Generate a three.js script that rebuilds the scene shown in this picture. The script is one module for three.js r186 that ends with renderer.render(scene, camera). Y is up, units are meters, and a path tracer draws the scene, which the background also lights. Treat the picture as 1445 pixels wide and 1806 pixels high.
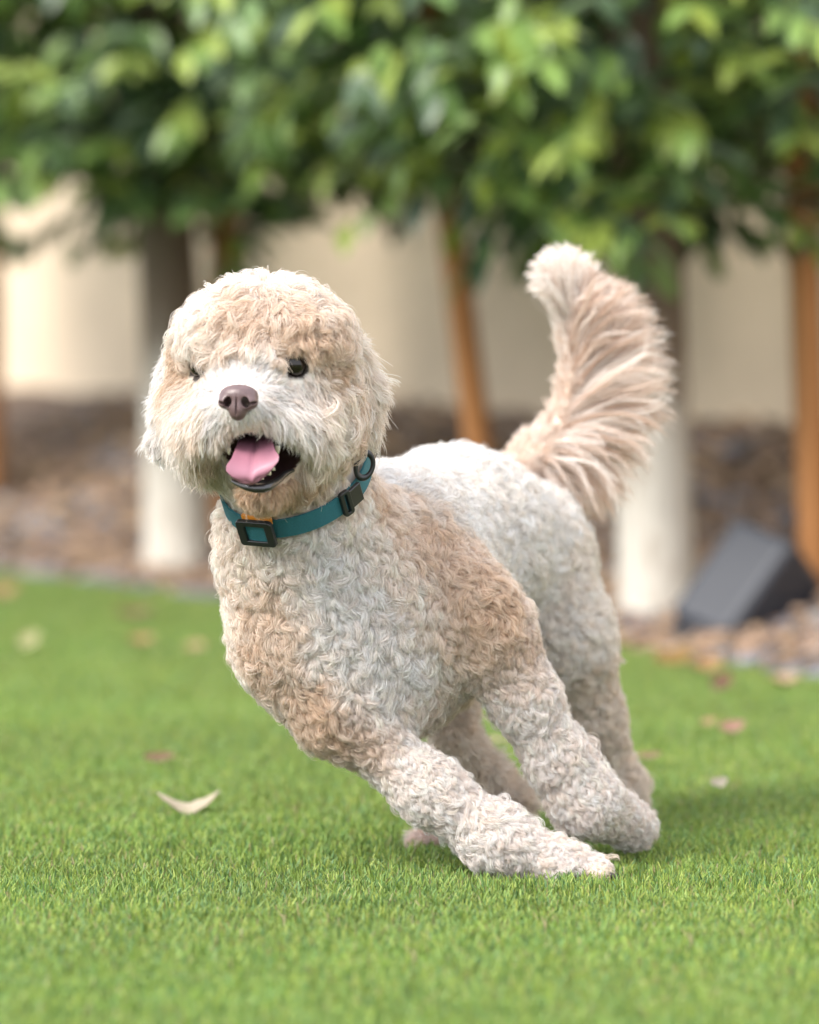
import * as THREE from 'three';
import { ImprovedNoise } from 'three/addons/math/ImprovedNoise.js';
import { mergeGeometries, toCreasedNormals } from 'three/addons/utils/BufferGeometryUtils.js';
import { RoundedBoxGeometry } from 'three/addons/geometries/RoundedBoxGeometry.js';

// ---------------------------------------------------------------- camera, sky, sun, exposure
const scene = new THREE.Scene();
const FPX = 9600, EYE = new THREE.Vector3(0, 0.6, 5), PITCH = Math.atan(500 / FPX);
const camera = new THREE.PerspectiveCamera(2 * Math.atan(903 / FPX) * 180 / Math.PI, 819 / 1024, 0.1, 200);
camera.position.copy(EYE);
camera.rotation.x = -PITCH;
camera.focus = 4.93;
camera.userData.fStop = 3.5;
scene.add(camera);

const renderer = new THREE.WebGLRenderer({ antialias: true });
renderer.setSize(819, 1024);
renderer.toneMapping = THREE.LinearToneMapping;
renderer.toneMappingExposure = 3.5;
renderer.shadowMap.enabled = true;

{ // bright, thinly veiled sky
  const W = 64, H = 32, data = new Float32Array(W * H * 4);
  for (let j = 0; j < H; j++) for (let i = 0; i < W; i++) {
    const up = Math.max(0, Math.sin(((j + 0.5) / H - 0.5) * Math.PI)), k = (j * W + i) * 4;
    data[k] = 0.595 - 0.03 * up; data[k + 1] = 0.61 - 0.02 * up; data[k + 2] = 0.65 + 0.01 * up; data[k + 3] = 1;
  }
  const sky = new THREE.DataTexture(data, W, H, THREE.RGBAFormat, THREE.FloatType);
  sky.mapping = THREE.EquirectangularReflectionMapping; sky.magFilter = THREE.LinearFilter; sky.needsUpdate = true;
  scene.background = sky; scene.environment = sky;
}
const sun = new THREE.DirectionalLight(new THREE.Color(1, 0.94, 0.86), 1.5);
sun.position.set(-5.2, 6.2, 3.4); sun.target.position.set(0, 0, -1);
sun.castShadow = true; sun.shadow.radius = 44; sun.shadow.mapSize.set(2048, 2048);
Object.assign(sun.shadow.camera, { left: -4, right: 4, top: 4, bottom: -4, near: 0.5, far: 20 });
scene.add(sun, sun.target);

// ---------------------------------------------------------------- helpers
let seed = 12345;
function rnd() { seed = (seed + 0x6D2B79F5) | 0; let t = Math.imul(seed ^ (seed >>> 15), 1 | seed); t = (t + Math.imul(t ^ (t >>> 7), 61 | t)) ^ t; return ((t ^ (t >>> 14)) >>> 0) / 4294967296; }
const rr = (a, b) => a + (b - a) * rnd();
const gauss = () => (rnd() + rnd() + rnd() + rnd() - 2) * 0.87;
const noiseGen = new ImprovedNoise();
const noise = (x, y, z) => noiseGen.noise(x + 31.7, y + 17.3, z + 53.1);
const V = (x, y, z) => new THREE.Vector3(x, y, z);
const clamp = (x, a, b) => Math.min(b, Math.max(a, x));
const sstep = (a, b, x) => { const t = clamp((x - a) / (b - a), 0, 1); return t * t * (3 - 2 * t); };
function ray(px, py) {
  const x = (px - 722.5) / FPX, y = -(py - 903) / FPX, c = Math.cos(PITCH), s = Math.sin(PITCH);
  return V(x, y * c - s, -y * s - c);
}
const P = (px, py, z) => { const d = ray(px, py); return d.multiplyScalar((z - EYE.z) / d.z).add(EYE); };       // point of a pixel at depth z
const G = (px, py, y = 0) => { const d = ray(px, py); return d.multiplyScalar((y - EYE.y) / d.y).add(EYE); };   // point of a pixel on the ground
const M = (px, z) => px * (EYE.z - z) / FPX;                                                                      // pixels to metres at depth z
const rgb = (r, g, b) => new THREE.Color().setRGB(r, g, b);
const names = {};
function numbered(n) { const k = names[n] = (names[n] ?? -1) + 1; return k ? n + '_' + String(k).padStart(3, '0') : n; }
function tag(o, label, category, group, kind) {
  if (label) o.userData.label = label;
  if (category) o.userData.category = category;
  if (group) o.userData.group = group;
  if (kind) o.userData.kind = kind;
  return o;
}
function mesh(name, geo, mat, parent = scene) {
  const m = new THREE.Mesh(geo, mat); m.name = parent === scene ? numbered(name) : name;
  m.castShadow = m.receiveShadow = true; parent.add(m); return m;
}
function group(name, pos) { const g = new THREE.Group(); g.name = numbered(name); if (pos) g.position.copy(pos); scene.add(g); return g; }
function geoOf(pos, idx, col, uv, nor) {
  const g = new THREE.BufferGeometry();
  g.setAttribute('position', new THREE.Float32BufferAttribute(pos, 3));
  if (col) g.setAttribute('color', new THREE.Float32BufferAttribute(col, 3));
  if (uv) g.setAttribute('uv', new THREE.Float32BufferAttribute(uv, 2));
  if (idx) g.setIndex(idx);
  if (nor) g.setAttribute('normal', new THREE.Float32BufferAttribute(nor, 3)); else g.computeVertexNormals();
  return g;
}
function tube(pts, radii, sides = 10) {   // tapered tube along points
  const pos = [], idx = [], n = pts.length; let prev = V(0.3, 0.1, 0.9);
  for (let i = 0; i < n; i++) {
    const t = pts[Math.min(i + 1, n - 1)].clone().sub(pts[Math.max(i - 1, 0)]).normalize();
    const a = prev.clone().addScaledVector(t, -prev.dot(t)).normalize(), b = t.clone().cross(a); prev = a;
    for (let k = 0; k < sides; k++) { const w = k / sides * 2 * Math.PI; const p = pts[i].clone().addScaledVector(a, Math.cos(w) * radii[i]).addScaledVector(b, Math.sin(w) * radii[i]); pos.push(p.x, p.y, p.z); }
  }
  for (let i = 0; i < n - 1; i++) for (let k = 0; k < sides; k++) { const a = i * sides + k, b = i * sides + (k + 1) % sides; idx.push(a, b, a + sides, b, b + sides, a + sides); }
  for (const [e, f] of [[0, 1], [n - 1, 0]]) { const c = pos.length / 3; pos.push(pts[e].x, pts[e].y, pts[e].z); for (let k = 0; k < sides; k++) { const a = e * sides + k, b = e * sides + (k + 1) % sides; f ? idx.push(c, b, a) : idx.push(c, a, b); } }
  return geoOf(pos, idx);
}

// ---------------------------------------------------------------- the place: lawn, planting bed, wall
const ROW = V(0.785, 0, 1.42).normalize();                 // the trees, the bed and the wall run this way (to the right and towards the camera)
const AWAY = V(ROW.z, 0, -ROW.x);                          // level, away from the lawn
const EDGE0 = G(318, 1056);                                // a point of the lawn's edge, at the left trunk
const edgeAt = (s, w) => EDGE0.clone().addScaledVector(ROW, s).addScaledVector(AWAY, w);
const bedHeight = (s, w) => w < 0 ? 0 : 0.26 * (1 - 0.42 * sstep(0.2, 1.6, s)) * sstep(0.0, 1.15, w) + 0.018 * noise(s * 3, w * 3, 2) * sstep(0, 0.2, w);
const WALL_W = 1.0;

{
  const lawnMat = new THREE.MeshStandardMaterial({ color: rgb(0.06, 0.10, 0.025), roughness: 1 });
  const g = new THREE.PlaneGeometry(120, 120).rotateX(-Math.PI / 2);
  tag(mesh('lawn', g, lawnMat), 'green artificial turf lawn reaching to the planting bed', 'lawn', null, 'structure');
}
{
  const pos = [], idx = [], nS = 90, nW = 24, S0 = -4, S1 = 4.5, W0 = 0, W1 = 1.6;
  for (let j = 0; j <= nW; j++) for (let i = 0; i <= nS; i++) {
    const s = S0 + (S1 - S0) * i / nS, w = W0 + (W1 - W0) * j / nW, p = edgeAt(s, w + 0.03 * noise(s * 2, 0, 5) * (j ? 0 : 1));
    pos.push(p.x, 0.006 + bedHeight(s, w), p.z);
  }
  for (let j = 0; j < nW; j++) for (let i = 0; i < nS; i++) { const a = j * (nS + 1) + i; idx.push(a, a + 1, a + nS + 1, a + 1, a + nS + 2, a + nS + 1); }
  tag(mesh('planting_bed', geoOf(pos, idx), new THREE.MeshStandardMaterial({ color: rgb(0.13, 0.09, 0.065), roughness: 1 })), 'sloping soil of the planting bed before the wall', 'soil', null, 'structure');
}
{ // garden wall: cream stucco, with coping
  const w = group('garden_wall');
  tag(w, 'plain cream stucco garden wall behind the trees', 'wall');
  const c = edgeAt(0.4, WALL_W + 0.1); w.position.set(c.x, 0, c.z); w.rotation.y = Math.atan2(-ROW.z, ROW.x);
  const N = 256, data = new Uint8Array(N * N * 4), bump = new Uint8Array(N * N * 4);
  for (let j = 0; j < N; j++) for (let i = 0; i < N; i++) {
    const k = (j * N + i) * 4, a = noise(i / 40, j / 40, 9) + 0.5 * noise(i / 11, j / 11, 3), f = 1 + 0.05 * a;
    data[k] = clamp(226 * f, 0, 255); data[k + 1] = 206 * f; data[k + 2] = 180 * f; data[k + 3] = 255;
    const h = 128 + 70 * noise(i / 4, j / 4, 1) + 50 * noise(i / 9, j / 9, 7); bump[k] = bump[k + 1] = bump[k + 2] = clamp(h, 0, 255); bump[k + 3] = 255;
  }
  const tex = (d, srgb) => { const t = new THREE.DataTexture(d, N, N); t.wrapS = t.wrapT = THREE.MirroredRepeatWrapping; t.magFilter = THREE.LinearFilter; if (srgb) t.colorSpace = THREE.SRGBColorSpace; t.repeat.set(6, 2); t.needsUpdate = true; return t; };
  const mat = new THREE.MeshStandardMaterial({ map: tex(data, true), bumpMap: tex(bump), bumpScale: 0.004, roughness: 0.95 });
  mesh('wall_face', new THREE.BoxGeometry(10, 2.2, 0.2).translate(0, 1.1, 0), mat, w);
  mesh('coping', new RoundedBoxGeometry(10.02, 0.07, 0.27, 3, 0.012).translate(0, 2.236, 0), new THREE.MeshStandardMaterial({ color: rgb(0.5, 0.42, 0.33), roughness: 0.9 }), w);
}
{ // loose stones near the lawn, bark and leaf litter behind
  const ico = (k) => { const g = new THREE.IcosahedronGeometry(1, 1), p = g.attributes.position; for (let i = 0; i < p.count; i++) { const v = V(p.getX(i), p.getY(i), p.getZ(i)), f = 0.8 + 0.35 * noise(v.x * 1.3 + k * 9, v.y * 1.3, v.z * 1.3); p.setXYZ(i, v.x * f, v.y * f * 0.65, v.z * f * 0.85); } g.computeVertexNormals(); return g; };
  const stoneMat = new THREE.MeshStandardMaterial({ color: rgb(1, 1, 1), roughness: 0.85 });
  const chipG = new THREE.BoxGeometry(1, 0.16, 0.34, 2, 1, 1); { const p = chipG.attributes.position; for (let i = 0; i < p.count; i++) p.setY(i, p.getY(i) + 0.15 * (p.getX(i) ** 2)); chipG.computeVertexNormals(); }
  const stones = new THREE.InstancedMesh(ico(1), stoneMat, 7500), chips = new THREE.InstancedMesh(chipG, stoneMat, 7500);
  const q = new THREE.Quaternion(), e = new THREE.Euler(), m = new THREE.Matrix4(), c = new THREE.Color();
  for (let i = 0; i < 7500; i++) {
    let s, w; do { s = rr(-2.2, 2.6); w = Math.pow(rnd(), 1.2) - 0.015; } while (noise(s * 5, w * 5, 6) + 0.15 * gauss() < -0.12); const p = edgeAt(s, w), r = rr(0.010, 0.024);
    p.y = bedHeight(s, w) + r * 0.4; q.setFromEuler(e.set(rr(-0.5, 0.5), rr(0, 6.3), rr(-0.5, 0.5)));
    stones.setMatrixAt(i, m.compose(p, q, V(r, r, r)));
    const t = rnd(), b = rr(0.7, 1.4); t < 0.72 ? c.setRGB(0.15 * b, 0.155 * b, 0.18 * b) : t < 0.85 ? c.setRGB(0.30 * b, 0.28 * b, 0.27 * b) : c.setRGB(0.16 * b, 0.09 * b, 0.06 * b);
    stones.setColorAt(i, c);
  }
  for (let i = 0; i < 7500; i++) {
    const s = rr(-2.2, 2.6), w = 0.02 + rnd() * 1.0, p = edgeAt(s, w), r = rr(0.02, 0.06);
    p.y = bedHeight(s, w) + rr(0.006, 0.02); q.setFromEuler(e.set(rr(-0.4, 0.4), rr(0, 6.3), rr(-0.4, 0.4)));
    chips.setMatrixAt(i, m.compose(p, q, V(r, r, r)));
    const t = rnd(), b = rr(0.6, 1.35); t < 0.6 ? c.setRGB(0.26 * b, 0.175 * b, 0.12 * b) : t < 0.85 ? c.setRGB(0.36 * b, 0.25 * b, 0.15 * b) : c.setRGB(0.10 * b, 0.075 * b, 0.06 * b);
    chips.setColorAt(i, c);
  }
  stones.name = 'gravel'; chips.name = 'bark_mulch';
  for (const o of [stones, chips]) { o.castShadow = o.receiveShadow = true; scene.add(o); }
  tag(stones, 'blue grey gravel along the edge of the lawn', 'gravel', null, 'stuff');
  tag(chips, 'brown bark chips and leaf litter under the trees', 'mulch', null, 'stuff');
}

// ---------------------------------------------------------------- trees, stakes, the block in the bed
function leafGeometry(curl, fold, seg = 5) {   // a pointed oval, length 1 along +Z, folded on its midrib
  const pos = [], idx = [];
  for (let i = 0; i <= seg; i++) {
    const t = i / seg, w = 0.235 * Math.pow(Math.sin(Math.PI * Math.pow(t, 0.82)), 0.8), y = -curl * t * t;
    pos.push(-w, y + w * fold, t, 0, y, t, w, y + w * fold, t);
  }
  for (let i = 0; i < seg; i++) { const a = i * 3; idx.push(a, a + 3, a + 1, a + 1, a + 3, a + 4, a + 1, a + 4, a + 2, a + 2, a + 4, a + 5); }
  return geoOf(pos, idx);
}
const leafGeos = [leafGeometry(0.12, 0.3), leafGeometry(0.3, 0.45), leafGeometry(-0.06, 0.25), leafGeometry(0.2, 0.15)];
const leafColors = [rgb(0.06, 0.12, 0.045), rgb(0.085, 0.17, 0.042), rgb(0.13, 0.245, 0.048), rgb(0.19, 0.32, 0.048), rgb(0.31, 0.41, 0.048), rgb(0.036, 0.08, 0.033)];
const leafMat = (c) => new THREE.MeshPhysicalMaterial({ color: c, roughness: 0.92, transmission: 0.35, thickness: 0, clearcoat: 1, clearcoatRoughness: 0.34, side: THREE.DoubleSide });
const leafMats = leafColors.map(leafMat), leafWhite = leafMat(rgb(1, 1, 1));
function limeBark(top, dark) {   // whitewash with worn, stained patches; bare bark above
  const W = 256, H = 512, d = new Uint8Array(W * H * 4), b = new Uint8Array(W * H * 4);
  for (let j = 0; j < H; j++) for (let i = 0; i < W; i++) {
    const k = (j * W + i) * 4, u = i / W, v = j / H, cx = Math.cos(u * 6.283), cz = Math.sin(u * 6.283);
    const n1 = noise(cx * 1.6, v * 14, cz * 1.6), n2 = noise(cx * 6, v * 40, cz * 6), f = 1 + 0.06 * n1 + 0.05 * n2;
    const worn = sstep(-0.03, 0.06, v - top + 0.07 * n1 + 0.05 * n2), stain = sstep(0.38, 0.6, n1 + 0.4 * n2) * 0.35;
    const A = [194 * f, 188 * f, 177 * f], B = [dark[0] * f, dark[1] * f, dark[2] * f];
    for (let c = 0; c < 3; c++) d[k + c] = clamp(A[c] + (B[c] - A[c]) * Math.max(worn, stain), 0, 255);
    d[k + 3] = 255; b[k] = b[k + 1] = b[k + 2] = clamp(128 + 60 * n2 + 40 * n1, 0, 255); b[k + 3] = 255;
  }
  const mk = (a, s) => { const t = new THREE.DataTexture(a, W, H); t.wrapS = THREE.RepeatWrapping; t.magFilter = THREE.LinearFilter; if (s) t.colorSpace = THREE.SRGBColorSpace; t.needsUpdate = true; return t; };
  return new THREE.MeshStandardMaterial({ map: mk(d, true), bumpMap: mk(b), bumpScale: 0.004, roughness: 0.9 });
}
const barkMat = limeBark(0.185, [116, 101, 86]);
const twigMat = new THREE.MeshStandardMaterial({ color: rgb(0.16, 0.12, 0.085), roughness: 0.9 });
function trunkGeo(h, r, lean, k) {
  const pos = [], uv = [], idx = [], R = 26, S = 24;
  for (let j = 0; j <= R; j++) for (let i = 0; i <= S; i++) {
    const t = j / R, y = t * h, a = i / S * 2 * Math.PI, flare = 1 + 0.22 * Math.exp(-y * 22) - 0.25 * t, rad = r * flare * (1 + 0.05 * noise(Math.cos(a) * 1.2 + k * 5, y * 2.5, Math.sin(a) * 1.2));
    pos.push(Math.cos(a) * rad + lean.x * y + 0.012 * noise(0, y * 2, k), y - 0.04, Math.sin(a) * rad + lean.z * y); uv.push(i / S, t);
  }
  for (let j = 0; j < R; j++) for (let i = 0; i < S; i++) { const a = j * (S + 1) + i; idx.push(a, a + S + 1, a + 1, a + 1, a + S + 1, a + S + 2); }
  return geoOf(pos, idx, null, uv);
}
function tree(base, r, lean, crownBase, cr, label, k, nLeaf, bright) {
  const t = group('ficus_tree', base); tag(t, label, 'tree', 'trees in a row along the garden wall');
  const H = 1.75;
  mesh('trunk', trunkGeo(1.9, r, lean, k), barkMat, t);
  for (let i = 0; i < 7; i++) {
    const y0 = rr(crownBase - 0.02, 1.5), a = rr(0, 6.28), L = rr(0.3, 0.5), p0 = V(lean.x * y0, y0, lean.z * y0), p2 = p0.clone().add(V(Math.cos(a) * L, L * rr(0.4, 1.0), Math.sin(a) * L));
    const p1 = p0.clone().lerp(p2, 0.5).add(V(0, -0.04, 0));
    mesh('branch', tube(new THREE.QuadraticBezierCurve3(p0, p1, p2).getPoints(8), [0.02, 0.018, 0.016, 0.014, 0.012, 0.01, 0.008, 0.006, 0.004], 8), twigMat, t);
  }
  // sprigs of leaves through the crown's volume
  const all = [], q = new THREE.Quaternion(), up = V(0, 1, 0);
  while (all.length < nLeaf) {
    const a = rr(0, 6.283), hh = rnd() < 0.62 ? rr(0, 0.55) : rr(0.55, 1), y = crownBase + hh * (H - crownBase);
    const lump = 1 + 0.22 * noise(Math.cos(a) * 1.7 + k * 7, y * 3, Math.sin(a) * 1.7);
    const prof = cr * lump * Math.min(1, 0.55 + 2.2 * hh) * Math.min(1, 0.25 + 2.5 * (1 - hh)), rad = prof * Math.pow(rnd(), 0.45);
    const low = (1 - sstep(0.05, 0.45, hh)) * (0.22 * noise(Math.cos(a) * 3.1 + rad * 3, k * 3, Math.sin(a) * 3.1) - (rnd() < 0.05 ? 0.08 : 0));
    const c = V(Math.cos(a) * rad + lean.x * y, y + low, Math.sin(a) * rad + lean.z * y);
    const stem = V(Math.cos(a + rr(-0.8, 0.8)), rr(-0.9, 0.5), Math.sin(a + rr(-0.8, 0.8))).normalize();
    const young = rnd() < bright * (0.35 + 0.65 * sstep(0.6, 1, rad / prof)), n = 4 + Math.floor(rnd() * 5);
    for (let i = 0; i < n; i++) {
      const s = i / n, p = c.clone().addScaledVector(stem, s * 0.12);
      const out = stem.clone().applyAxisAngle(up, (i % 2 ? 1 : -1) * rr(0.5, 1.3)).add(V(gauss() * 0.35, -0.45 + gauss() * 0.4, gauss() * 0.35)).normalize();
      const nrm = V(gauss() * 0.5 + Math.cos(a) * 0.35, 1, gauss() * 0.5 + Math.sin(a) * 0.35); nrm.addScaledVector(out, -nrm.dot(out)).normalize();
      q.setFromRotationMatrix(new THREE.Matrix4().makeBasis(nrm.clone().cross(out), nrm, out));
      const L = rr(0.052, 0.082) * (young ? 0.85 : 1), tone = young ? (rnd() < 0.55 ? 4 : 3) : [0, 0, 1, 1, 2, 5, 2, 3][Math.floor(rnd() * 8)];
      all.push({ p, q: q.clone(), L, tone, g: Math.floor(rnd() * 4) });
    }
  }
  // those that show largest are parts of their own
  for (const l of all) {
    const w = l.p.clone().add(base).sub(EYE), c = Math.cos(PITCH), s = Math.sin(PITCH), depth = -w.z * c - w.y * s, px = 722 + FPX * w.x / depth;
    const yv = w.y * c - w.z * s, pyy = 903 - FPX * yv / depth;
    l.show = (px > -60 && px < 1505 && pyy > -80 && pyy < 560) ? l.L / depth - (Math.hypot(l.p.x, l.p.z) < cr * 0.55 ? 1 : 0) : -2;
  }
  all.sort((a, b) => b.show - a.show);
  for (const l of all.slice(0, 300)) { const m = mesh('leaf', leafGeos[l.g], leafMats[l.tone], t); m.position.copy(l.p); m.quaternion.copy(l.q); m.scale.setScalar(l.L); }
  const rest = all.slice(300);
  const im = new THREE.InstancedMesh(leafGeos[0], leafWhite, rest.length), mm = new THREE.Matrix4();
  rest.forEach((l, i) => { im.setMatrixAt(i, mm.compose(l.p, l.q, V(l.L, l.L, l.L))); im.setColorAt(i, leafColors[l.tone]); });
  im.name = 'foliage'; im.userData.kind = 'stuff'; im.castShadow = im.receiveShadow = true; t.add(im);
  return t;
}
const bedPoint = (px, py) => { let y = 0, p; for (let i = 0; i < 12; i++) { p = G(px, py, y); const d = p.clone().sub(EDGE0), w = d.dot(AWAY); y = bedHeight(d.dot(ROW), w) * 0.5 + y * 0.5; } p.y = y; return p; };
const treeL = bedPoint(324, 1008), treeR = bedPoint(1168, 1085);
tree(treeL, 0.056, V(-0.045, 0, 0), 0.70, 0.62, 'whitewashed tree whose trunk has a dark stake right behind it', 1, 9500, 0.5);
tree(treeR, 0.057, V(-0.045, 0, 0), 0.655, 0.66, 'whitewashed tree with the brightest trunk, beside the dark tilted block', 2, 10500, 0.55);
const treeF = treeL.clone().addScaledVector(ROW, -1.47); treeF.y = 0.05;
tree(treeF, 0.06, V(0, 0, 0), 0.70, 0.62, 'tree whose crown alone reaches into view, before the wall', 3, 5000, 0.5);

const stakeMat = (() => {
  const W = 64, H = 512, d = new Uint8Array(W * H * 4);
  for (let j = 0; j < H; j++) for (let i = 0; i < W; i++) {
    const k = (j * W + i) * 4, u = i / W * 6.283, n = noise(Math.cos(u) * 5, j / 160, Math.sin(u) * 5) + 0.6 * noise(Math.cos(u) * 14, j / 60, Math.sin(u) * 14), f = 1 + 0.22 * n;
    d[k] = clamp(152 * f, 0, 255); d[k + 1] = clamp(103 * f, 0, 255); d[k + 2] = clamp(57 * f, 0, 255); d[k + 3] = 255;
  }
  const t = new THREE.DataTexture(d, W, H); t.colorSpace = THREE.SRGBColorSpace; t.wrapS = THREE.RepeatWrapping; t.magFilter = THREE.LinearFilter; t.needsUpdate = true;
  return new THREE.MeshStandardMaterial({ map: t, roughness: 0.75 });
})();
function stake(pxB, base, pxT, pyT, r, label, top = 1.25) {   // a round pole with a chamfered top
  const dir = P(pxT, pyT, base.z).sub(base).normalize(), L = top;
  const pts = [], prof = [[0.0001, -0.1], [r, -0.1], [r * 0.99, L * 0.3], [r * 0.97, L * 0.7], [r * 0.96, L - 0.012], [r * 0.75, L], [0.0001, L + 0.001]];
  for (const [a, b] of prof) pts.push(new THREE.Vector2(a, b));
  const m = mesh('wooden_stake', toCreasedNormals(new THREE.LatheGeometry(pts, 20), 0.6), stakeMat);
  m.position.copy(base); m.quaternion.setFromUnitVectors(V(0, 1, 0), dir);
  tag(m, label, 'stake', 'wooden stakes supporting the trees');
}
{
  const s1 = bedPoint(1440, 1075); stake(0, s1, 1418, 420, 0.024, 'orange brown wooden stake standing past the dark tilted block');
  const s2 = edgeAt(treeR.clone().sub(EDGE0).dot(ROW) - 0.42, 0.35); s2.y = 0.06; const d = P(872, 900, s2.z); s2.x = d.x; stake(0, s2, 800, 430, 0.022, 'orange brown wooden stake leaning against bare wall between the two trunks');
  const s3 = treeL.clone().add(V(0.075, 0.02, -0.16)); stake(0, s3, 398, 400, 0.03, 'dark brown wooden stake right behind a whitewashed trunk');
  const s4 = bedPoint(-14, 860); stake(0, s4, -16, 450, 0.022, 'wooden stake standing alone in the bark mulch before the wall');
  const s5 = bedPoint(1345, 868); stake(0, s5, 1340, 430, 0.016, 'thin brown upright pole close against the wall');  // slim brown upright at the wall, drawn with the same pole shape
}
{ // dark tilted block lying in the gravel
  const base = bedPoint(1290, 1135);
  const b = group('garden_block', base); tag(b, 'smooth dark slate grey block tilted on the gravel beside a whitewashed trunk', 'block');
  const mat = new THREE.MeshPhysicalMaterial({ color: rgb(0.028, 0.032, 0.044), roughness: 0.45, clearcoat: 0.15, clearcoatRoughness: 0.4 });
  const g = new RoundedBoxGeometry(0.118, 0.178, 0.13, 4, 0.016); 
  const body = mesh('housing', g, mat, b);
  body.rotation.set(-0.62, -0.55, -0.34, 'YXZ'); body.position.set(0.028, 0.060, -0.065);
  for (const [x, y] of [[-0.048, 0.075], [0.048, 0.075], [-0.048, -0.075], [0.048, -0.075]]) mesh('screw', new THREE.SphereGeometry(0.005, 10, 8).scale(1, 1, 0.4).translate(x, y, 0.0653), mat, body);
  const foot = mesh('foot', new RoundedBoxGeometry(0.12, 0.035, 0.10, 3, 0.008), new THREE.MeshStandardMaterial({ color: rgb(0.02, 0.022, 0.028), roughness: 0.7 }), b);
  foot.rotation.y = -0.35; foot.position.set(-0.02, 0.010, -0.03);
}

// ---------------------------------------------------------------- grass blades
{
  const TILE = 0.12, variants = 6, tiles = [];
  for (let v = 0; v < variants; v++) {
    const pos = [], idx = [], col = [];
    for (let b = 0; b < 1250; b++) {
      const x = rr(-TILE / 2, TILE / 2) * 1.06, z = rr(-TILE / 2, TILE / 2) * 1.06, h = rr(0.007, 0.0165), w = rr(0.0006, 0.0011), a = rr(0, 6.283), la = rr(0, 6.283), lean = h * Math.abs(gauss()) * 0.75;
      const dx = Math.cos(a) * w, dz = Math.sin(a) * w, lx = Math.cos(la) * lean, lz = Math.sin(la) * lean, o = pos.length / 3;
      pos.push(x - dx, 0, z - dz, x + dx, 0, z + dz, x + lx * 0.35 - dx * 0.9, h * 0.6, z + lz * 0.35 - dz * 0.9, x + lx * 0.35 + dx * 0.9, h * 0.6, z + lz * 0.35 + dz * 0.9, x + lx - dx * 0.35, h, z + lz - dz * 0.35, x + lx + dx * 0.35, h, z + lz + dz * 0.35);
      idx.push(o, o + 1, o + 2, o + 1, o + 3, o + 2, o + 2, o + 3, o + 4, o + 3, o + 5, o + 4);
      const t = rnd(), f = rr(0.8, 1.2), c = t < 0.38 ? [0.215, 0.32, 0.055] : t < 0.66 ? [0.155, 0.27, 0.065] : t < 0.86 ? [0.31, 0.38, 0.075] : t < 0.95 ? [0.10, 0.21, 0.07] : [0.30, 0.26, 0.12];
      for (let i = 0; i < 6; i++) col.push(c[0] * f, c[1] * f, c[2] * f);
    }
    tiles.push(geoOf(pos, idx, col));
  }
  const mat = new THREE.MeshPhysicalMaterial({ vertexColors: true, color: rgb(1, 1, 1), roughness: 0.62, transmission: 0.25, thickness: 0, side: THREE.DoubleSide });
  const places = tiles.map(() => []), q = new THREE.Quaternion(), m = new THREE.Matrix4(), c = new THREE.Color();
  for (let x = -1.9; x < 1.9; x += TILE * 0.92) for (let z = 1.5; z > -5.6; z -= TILE * 0.92) {
    const d = V(x, 0, z).sub(EDGE0), w = d.dot(AWAY); if (w > 0.02) continue;
    const half = 0.1 * (5 - z) + 0.75; if (Math.abs(x) > half) continue;
    places[Math.floor(rnd() * variants)].push([x + rr(-0.01, 0.01), z + rr(-0.01, 0.01)]);
  }
  const lawnBlades = new THREE.Group();
  places.forEach((list, v) => {
    const im = new THREE.InstancedMesh(tiles[v], mat, list.length);
    list.forEach(([x, z], i) => {
      q.setFromAxisAngle(V(0, 1, 0), Math.floor(rnd() * 4) * Math.PI / 2 + rr(-0.1, 0.1));
      const n = noise(x * 2.3, z * 2.3, 4), k = 1 + 0.2 * n + 0.1 * noise(x * 7, z * 7, 2);
      im.setMatrixAt(i, m.compose(V(x, 0, z), q, V(1.02, 1 + 0.18 * noise(x * 4, z * 4, 8), 1.02)));
      im.setColorAt(i, c.setRGB(k * (1 + 0.06 * noise(x * 3, z * 3, 1)), k, k * 0.95));
    });
    im.name = numbered('grass'); im.castShadow = im.receiveShadow = true; tag(im, 'short green turf blades covering the lawn', 'grass', 'turf blades', 'stuff'); scene.add(im);
  });
}

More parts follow.
